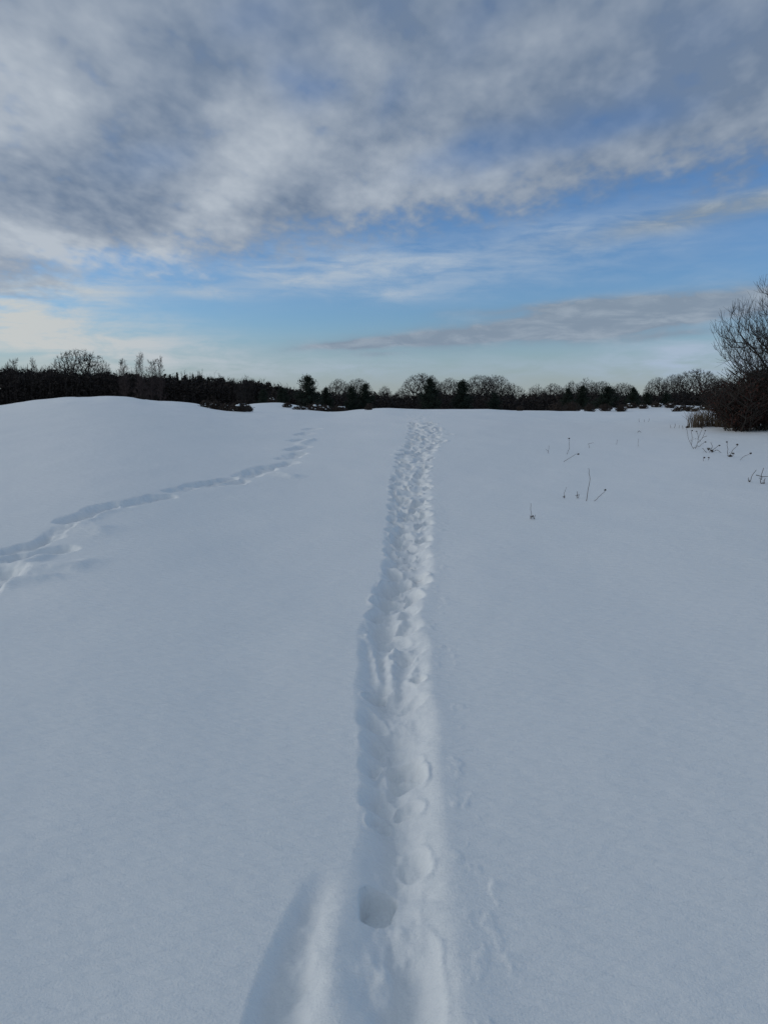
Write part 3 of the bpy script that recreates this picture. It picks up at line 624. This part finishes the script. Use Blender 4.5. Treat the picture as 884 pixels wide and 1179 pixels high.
def heather(px, dd_, Wd, H, seed, label, snow=True):
    rg = np.random.default_rng(seed); rd = random.Random(seed); o = bpy.data.objects.new('heather_bush', None); link(o)
    n = 150; th = rg.uniform(0, 6.283, n); r0 = rg.uniform(0, 1, n)*Wd*.5; b = np.stack([np.cos(th)*r0*.5, np.sin(th)*r0*.5, np.full(n, -.03)], -1); t = np.stack([np.cos(th)*r0, np.sin(th)*r0, H*np.sqrt(np.clip(1-(r0/(Wd*.55))**2, .05, 1))*rg.uniform(.6, 1.05, n)], -1)
    V, F = tubes(np.concatenate([b, t, np.full((n, 1), .012), np.full((n, 1), .006)], 1), 3); mesh_np('stems', V, F, heatherm, o)
    q = rg.uniform(.35, 1, (n, 7, 1)); c = (b[:, None]*(1-q)+t[:, None]*q+rg.normal(0, .05, (n, 7, 3))).reshape(-1, 3); c = c[c[:, 2] > 0]; V, F = leaf_tris(c, 0, .035, rg); mesh_np('foliage', V, F, heatherm, o)
    if snow:
        for k in range(rd.randint(4, 8)):
            rx, ry, rz = Wd*rd.uniform(.03, .10), Wd*rd.uniform(.04, .1), H*rd.uniform(.06, .15); cx, cy = rd.uniform(-.3, .3)*Wd, rd.uniform(-.35, .1)*Wd; cz = H*rd.uniform(.15, .85); b0 = 0; V = []; F = []
            for i_ in range(7):
                ph = -math.pi/2+math.pi*i_/6
                for j_ in range(10):
                    t_ = j_*math.pi/5; w_ = 1+.25*rd.uniform(-1, 1); V.append((cx+rx*math.cos(ph)*math.cos(t_)*w_, cy+ry*math.cos(ph)*math.sin(t_)*w_, cz+rz*math.sin(ph)*(1 if ph > 0 else .4)))
            for i_ in range(6):
                for j_ in range(10): F.append((b0+i_*10+j_, b0+i_*10+(j_+1) % 10, b0+i_*10+10+(j_+1) % 10, b0+i_*10+10+j_))
            mesh_np('snow_cap', V, F, snowm, o, True)
    x = (px-442)/FPX*dd_; o.location = (x, dd_, gz(x, dd_)); o.rotation_euler = (0, 0, 0); tag(o, label, 'low bush', 'low bushes poking out of the snow'); return o
hb = [(239, 37.5, .55, .34, 'small dark bush at the left end of the snowy cluster below the wood'), (250, 37, .8, .42, 'snow-capped dark bush, second in the cluster below the wood'), (262, 36.5, .7, .34, 'low snow-laden bush in the middle of the cluster below the wood'), (277, 36, 1.15, .52, 'largest snow-capped dark bush at the right end of the cluster'), (287, 37, .6, .3, 'small bush touching the right side of the largest snow-capped bush')]
for q, (px, dd_, Wd, H, lb) in enumerate(hb): heather(px, dd_, Wd, H, 40+q, lb)
hc = [(315, 56, .7, .4, 'lone low bush on the snow rise left of the tallest pine'), (332, 52, .8, .3, 'low bush on the snow below the tallest pine'), (346, 50, 1.0, .25, 'flat dark bush on the snow just left of the dip'), (362, 52, 1.4, .5, 'dark low bush in the snowy dip, left part'), (374, 50, 1.2, .45, 'dark low bush in the middle of the snowy dip'), (392, 50, 1.2, .4, 'dark low bush in the snowy dip, right part'),
      (425, 41, .42, .32, 'small lone bush on the crest left of the trail'), (597, 40.5, .3, .22, 'tiny dark bush on the crest right of the trail'), (640, 47, 1.2, .55, 'dark low bush at the left of the bushy strip below the right-hand pines'), (656, 50, 1.5, .65, 'wider dark low bush below the slim right-hand pine'),
      (676, 54, 1.0, .6, 'low bush below the gap left of the broadest pine'), (694, 56, 1.3, .55, 'low bush right below the broadest right-hand pine'), (712, 55, 1.0, .5, 'low bush just right of the broadest pine'), (724, 58, 1.2, .4, 'low bush on the snow rise, first left of the three bare trees'), (737, 57, .8, .35, 'small bush on the snow rise below the left bare tree'), (752, 58, 1.0, .35, 'snowy bush on the rise below the middle bare tree'),
      (768, 57, 1.1, .42, 'snowy bush on top of the rise on the right'), (781, 55, 1.1, .45, 'dark snowy bush on the right part of the rise'), (793, 53, 1.3, .45, 'snow-dusted bush below the largest right-hand oak'), (808, 55, 1.2, .5, 'bush behind the tall dry grass'), (776, 48, .7, .25, 'low bush in front of the rise, left of the dry grass'), (10, 62, 1.2, .4, 'snow-dusted bush at the far left edge below the wood'), (24, 60, 1.0, .3, 'small bush beside the one at the far left edge'), (165, 39.5, .7, .14, 'patch of dark heather showing through the snow on the left dune')]
for q, (px, dd_, Wd, H, lb) in enumerate(hc): heather(px, dd_, Wd, H, 60+q, lb, snow=(q not in (6, 7, 8, 9, 10, 11, 12, 23)))

# ------------------------------------------------------------------ dry weed stalks standing in the snow
def weed(segs_px, px, py, label, group, heads=(), rad=.005, leaves=(), cat='dry plant', name='dry_weed', hr=.013):
    """segs in pixels relative to the foot (x right, y up); converted to metres at the foot's distance"""
    x, y = ground_at(px, py); z = gz(x, y); dist = y; k = dist/FPX; rd = random.Random(int(px*7+py))
    o = bpy.data.objects.new(name, None); link(o); o.location = (x, y, z)
    T = []; rad = rad*.75
    for pl in segs_px:
        yy = rd.uniform(-.03, .03); prev = None
        for i_, (ux, uy) in enumerate(pl):
            p = np.array([ux*k, yy*i_, uy*k-(.04 if (i_ == 0 and uy <= 0) else 0)])
            if prev is not None:
                nsub = 4
                for s in range(nsub):
                    a0 = prev+(p-prev)*s/nsub; a1 = prev+(p-prev)*(s+1)/nsub; a1j = a1+(np.array([rd.gauss(0, .004), rd.gauss(0, .004), 0]) if s < nsub-1 else 0)
                    if s: a0 = last
                    T.append((*a0, *a1j, rad*(1-.5*min(1, (i_-1+s/nsub)/len(pl))), rad*(1-.5*min(1, (i_-1+(s+1)/nsub)/len(pl))))); last = a1j
            prev = p
    V, F = tubes(T, 5); mesh_np('stem', V, F, weedm, o, True)
    for (hx_, hy_, s) in heads:
        rg = np.random.default_rng(int(hx_*31+hy_*7+500)); n = 60; c = rg.normal(size=(n, 3)); c /= np.linalg.norm(c, axis=1, keepdims=True); c *= hr*s*rg.uniform(.5, 1.1, (n, 1)); c[:, 2] *= .7
        V, F = leaf_tris(c+np.array([hx_*k, 0, hy_*k]), 0, hr*s*.5, rg); mesh_np('seed_head', V, F, seedm, o)
    if leaves:
        V = []; F = []; 
        for (lx, lz, s) in leaves:
            rg = np.random.default_rng(int(lx*11+lz*3+900)); c = rg.normal(size=(16, 3))*s*k*1.2+np.array([lx*k, 0, lz*k]); v, f = leaf_tris(c, 0, .010, rg); F.append(f+sum(len(q) for q in V)); V.append(v)
        mesh_np('withered_leaves', np.concatenate(V), np.concatenate(F), seedm, o)
    tag(o, label, cat, group); return o
G = 'dry weeds standing in the snow'
weed([[(0, 0), (-1, 8), (-2, 19)], [(1, 0), (4, 5)], [(-1, 0), (-3, 5)]], 612, 598, 'short stalk with a withered leafy base, nearest on the right of the trail', G, leaves=[(0, 3, 1.0), (2, 1, .9)], rad=.004)
weed([[(0, 0), (1, 12), (3, 26), (1, 38)]], 675, 577, 'tallest straight bare stalk in the middle of the snow on the right', G, rad=.0065)
weed([[(0, 0), (7, 5), (14, 12)]], 681, 577, 'leaning stalk with one seed head beside the tallest straight stalk', G, heads=[(15, 13, 1.2)], rad=.005)
weed([[(0, 0), (0, 8)], [(1, 0), (2, 5)]], 664, 574, 'short double stalk just left of the tallest straight stalk', G, leaves=[(0, 4, .7)], rad=.006)
weed([[(0, 0), (0, 6), (3, 13)]], 649, 574, 'faint short curved stalk left of the short double stalk', G, rad=.004, leaves=[(0, 2, .6)])
weed([[(0, 0), (5, -3)], [(0, 0), (-3, -4)]], 686, 586, 'tiny broken twig lying below the leaning stalk', G, rad=.004)
weed([[(0, 0), (3, 8), (2, 17)]], 652, 523, 'curved stalk with one round head, farthest up the slope', G, heads=[(2, 18, 1.5)], rad=.006)
weed([[(0, 0), (10, 4), (19, 9)]], 645, 532, 'stalk lying almost flat with a seed head below the curved stalk', G, heads=[(20, 9, 1.6)], rad=.006)
weed([[(0, 0), (0, 9)], [(0, 2), (-3, 5)]], 631, 522, 'faint short stalk left of the curved stalk', G, rad=.005)
weed([[(0, 0), (-2, 5), (4, 6)]], 679, 516, 'small bent twig right of the curved stalk', G, rad=.006)
weed([[(0, 0), (1, 6)]], 709, 512, 'tiny upright twig on the slope left of another tiny one', G, rad=.005)
weed([[(0, 0), (0, 9)]], 734, 514, 'tiny upright twig on the slope right of another tiny one', G, rad=.005)
weed([[(0, 0), (3, 8), (7, 14)], [(0, 0), (-1, 5)]], 862, 555, 'leaning forked stalk at the right edge, left one of two', G, rad=.007, leaves=[(0, 1, .5)])
weed([[(0, 0), (1, 9), (4, 18)], [(-6, 10), (3, 8), (10, 8)], [(3, 0), (5, 6)], [(0, 1), (5, -2)]], 875, 557, 'crossed dark stalks at the right edge, right one of two', G, rad=.008, leaves=[(1, 6, .9), (3, 0, .9)])
weed([[(0, 0), (-4, 5), (-8, 14), (-10, 25)], [(-4, 4), (-3, 12), (-4, 21)], [(0, 0), (3, 7), (4, 15), (7, 24)], [(3, 7), (8, 12), (11, 21)], [(4, 12), (1, 20)], [(-2, 1), (6, 3), (12, 8)], [(8, 13), (13, 15)]], 799, 517, 'largest dark weed, branching upright with a dark head, below the dry grass', G, heads=[(-10, 25, 2.0), (7, 24, 1.0), (11, 21, .9), (-4, 21, .9), (1, 20, .8), (12, 8, 1.1)], rad=.007, leaves=[(2, 10, 2.0), (-4, 12, 1.6), (4, 4, 2)], hr=.017)
weed([[(0, 0), (4, 6), (2, 12)], [(0, 0), (-7, 5)], [(0, 0), (9, 3), (17, -2)], [(4, 2), (12, 8)]], 815, 521, 'tangled low weed right of the largest dark weed', G, heads=[(12, 8, 1.1), (17, -2, 1.2), (0, 4, 1.8), (4, 2, 1.6)], rad=.008, leaves=[(0, 4, 2.2), (6, 2, 2.0)], hr=.017)
weed([[(0, 0), (4, 8), (9, 13)], [(0, 0), (-2, 12), (-3, 17)], [(2, 0), (6, 3)]], 838, 526, 'forked weed with three small dark heads, right of the tangled weed', G, heads=[(9, 14, 1.3), (-3, 17, 1.1), (2, 1, 1.7), (5, 4, 1.3)], rad=.007, hr=.017, leaves=[(1, 2, 1.3)])
weed([[(0, 0), (7, 5), (14, 8)]], 849, 530, 'thin leaning weed with one head, farthest right of the tangled weeds', G, heads=[(14, 8, 1.2)], rad=.006, hr=.017)
weed([[(0, 0), (1, 4)]], 809, 531, 'tiny bud just below the tangled weed, left one of two', G, heads=[(1, 4, .9)], rad=.005, hr=.02)
weed([[(0, 0), (1, 3)]], 814, 530, 'tiny bud just below the tangled weed, right one of two', G, heads=[(1, 3, .9)], rad=.005, hr=.02)
for q, (px, py, hh, lb) in enumerate([(736, 486, 4, 'tiny dark twig on the slope near the crest on the right, left one of three'), (741, 486, 3, 'tiny dark twig on the slope near the crest on the right, middle one of three'), (746, 486, 4, 'tiny dark twig on the slope near the crest on the right, right one of three'),
                            (772, 493, 4, 'tiny twig left of the dry grass, farthest left in its row of four'), (776, 493, 5, 'tiny twig left of the dry grass, second in its row of four'), (781, 493, 3, 'tiny twig left of the dry grass, third in its row of four'), (786, 494, 4, 'tiny twig left of the dry grass, nearest to it in its row of four')]):
    weed([[(0, 0), ((q % 3)-1, hh)]], px, py, lb, G, rad=.008)
weed([[(0, 0), (3, 2), (5, 0)]], 732, 498, 'small dark twig lying on the slope on the right', G, rad=.010)
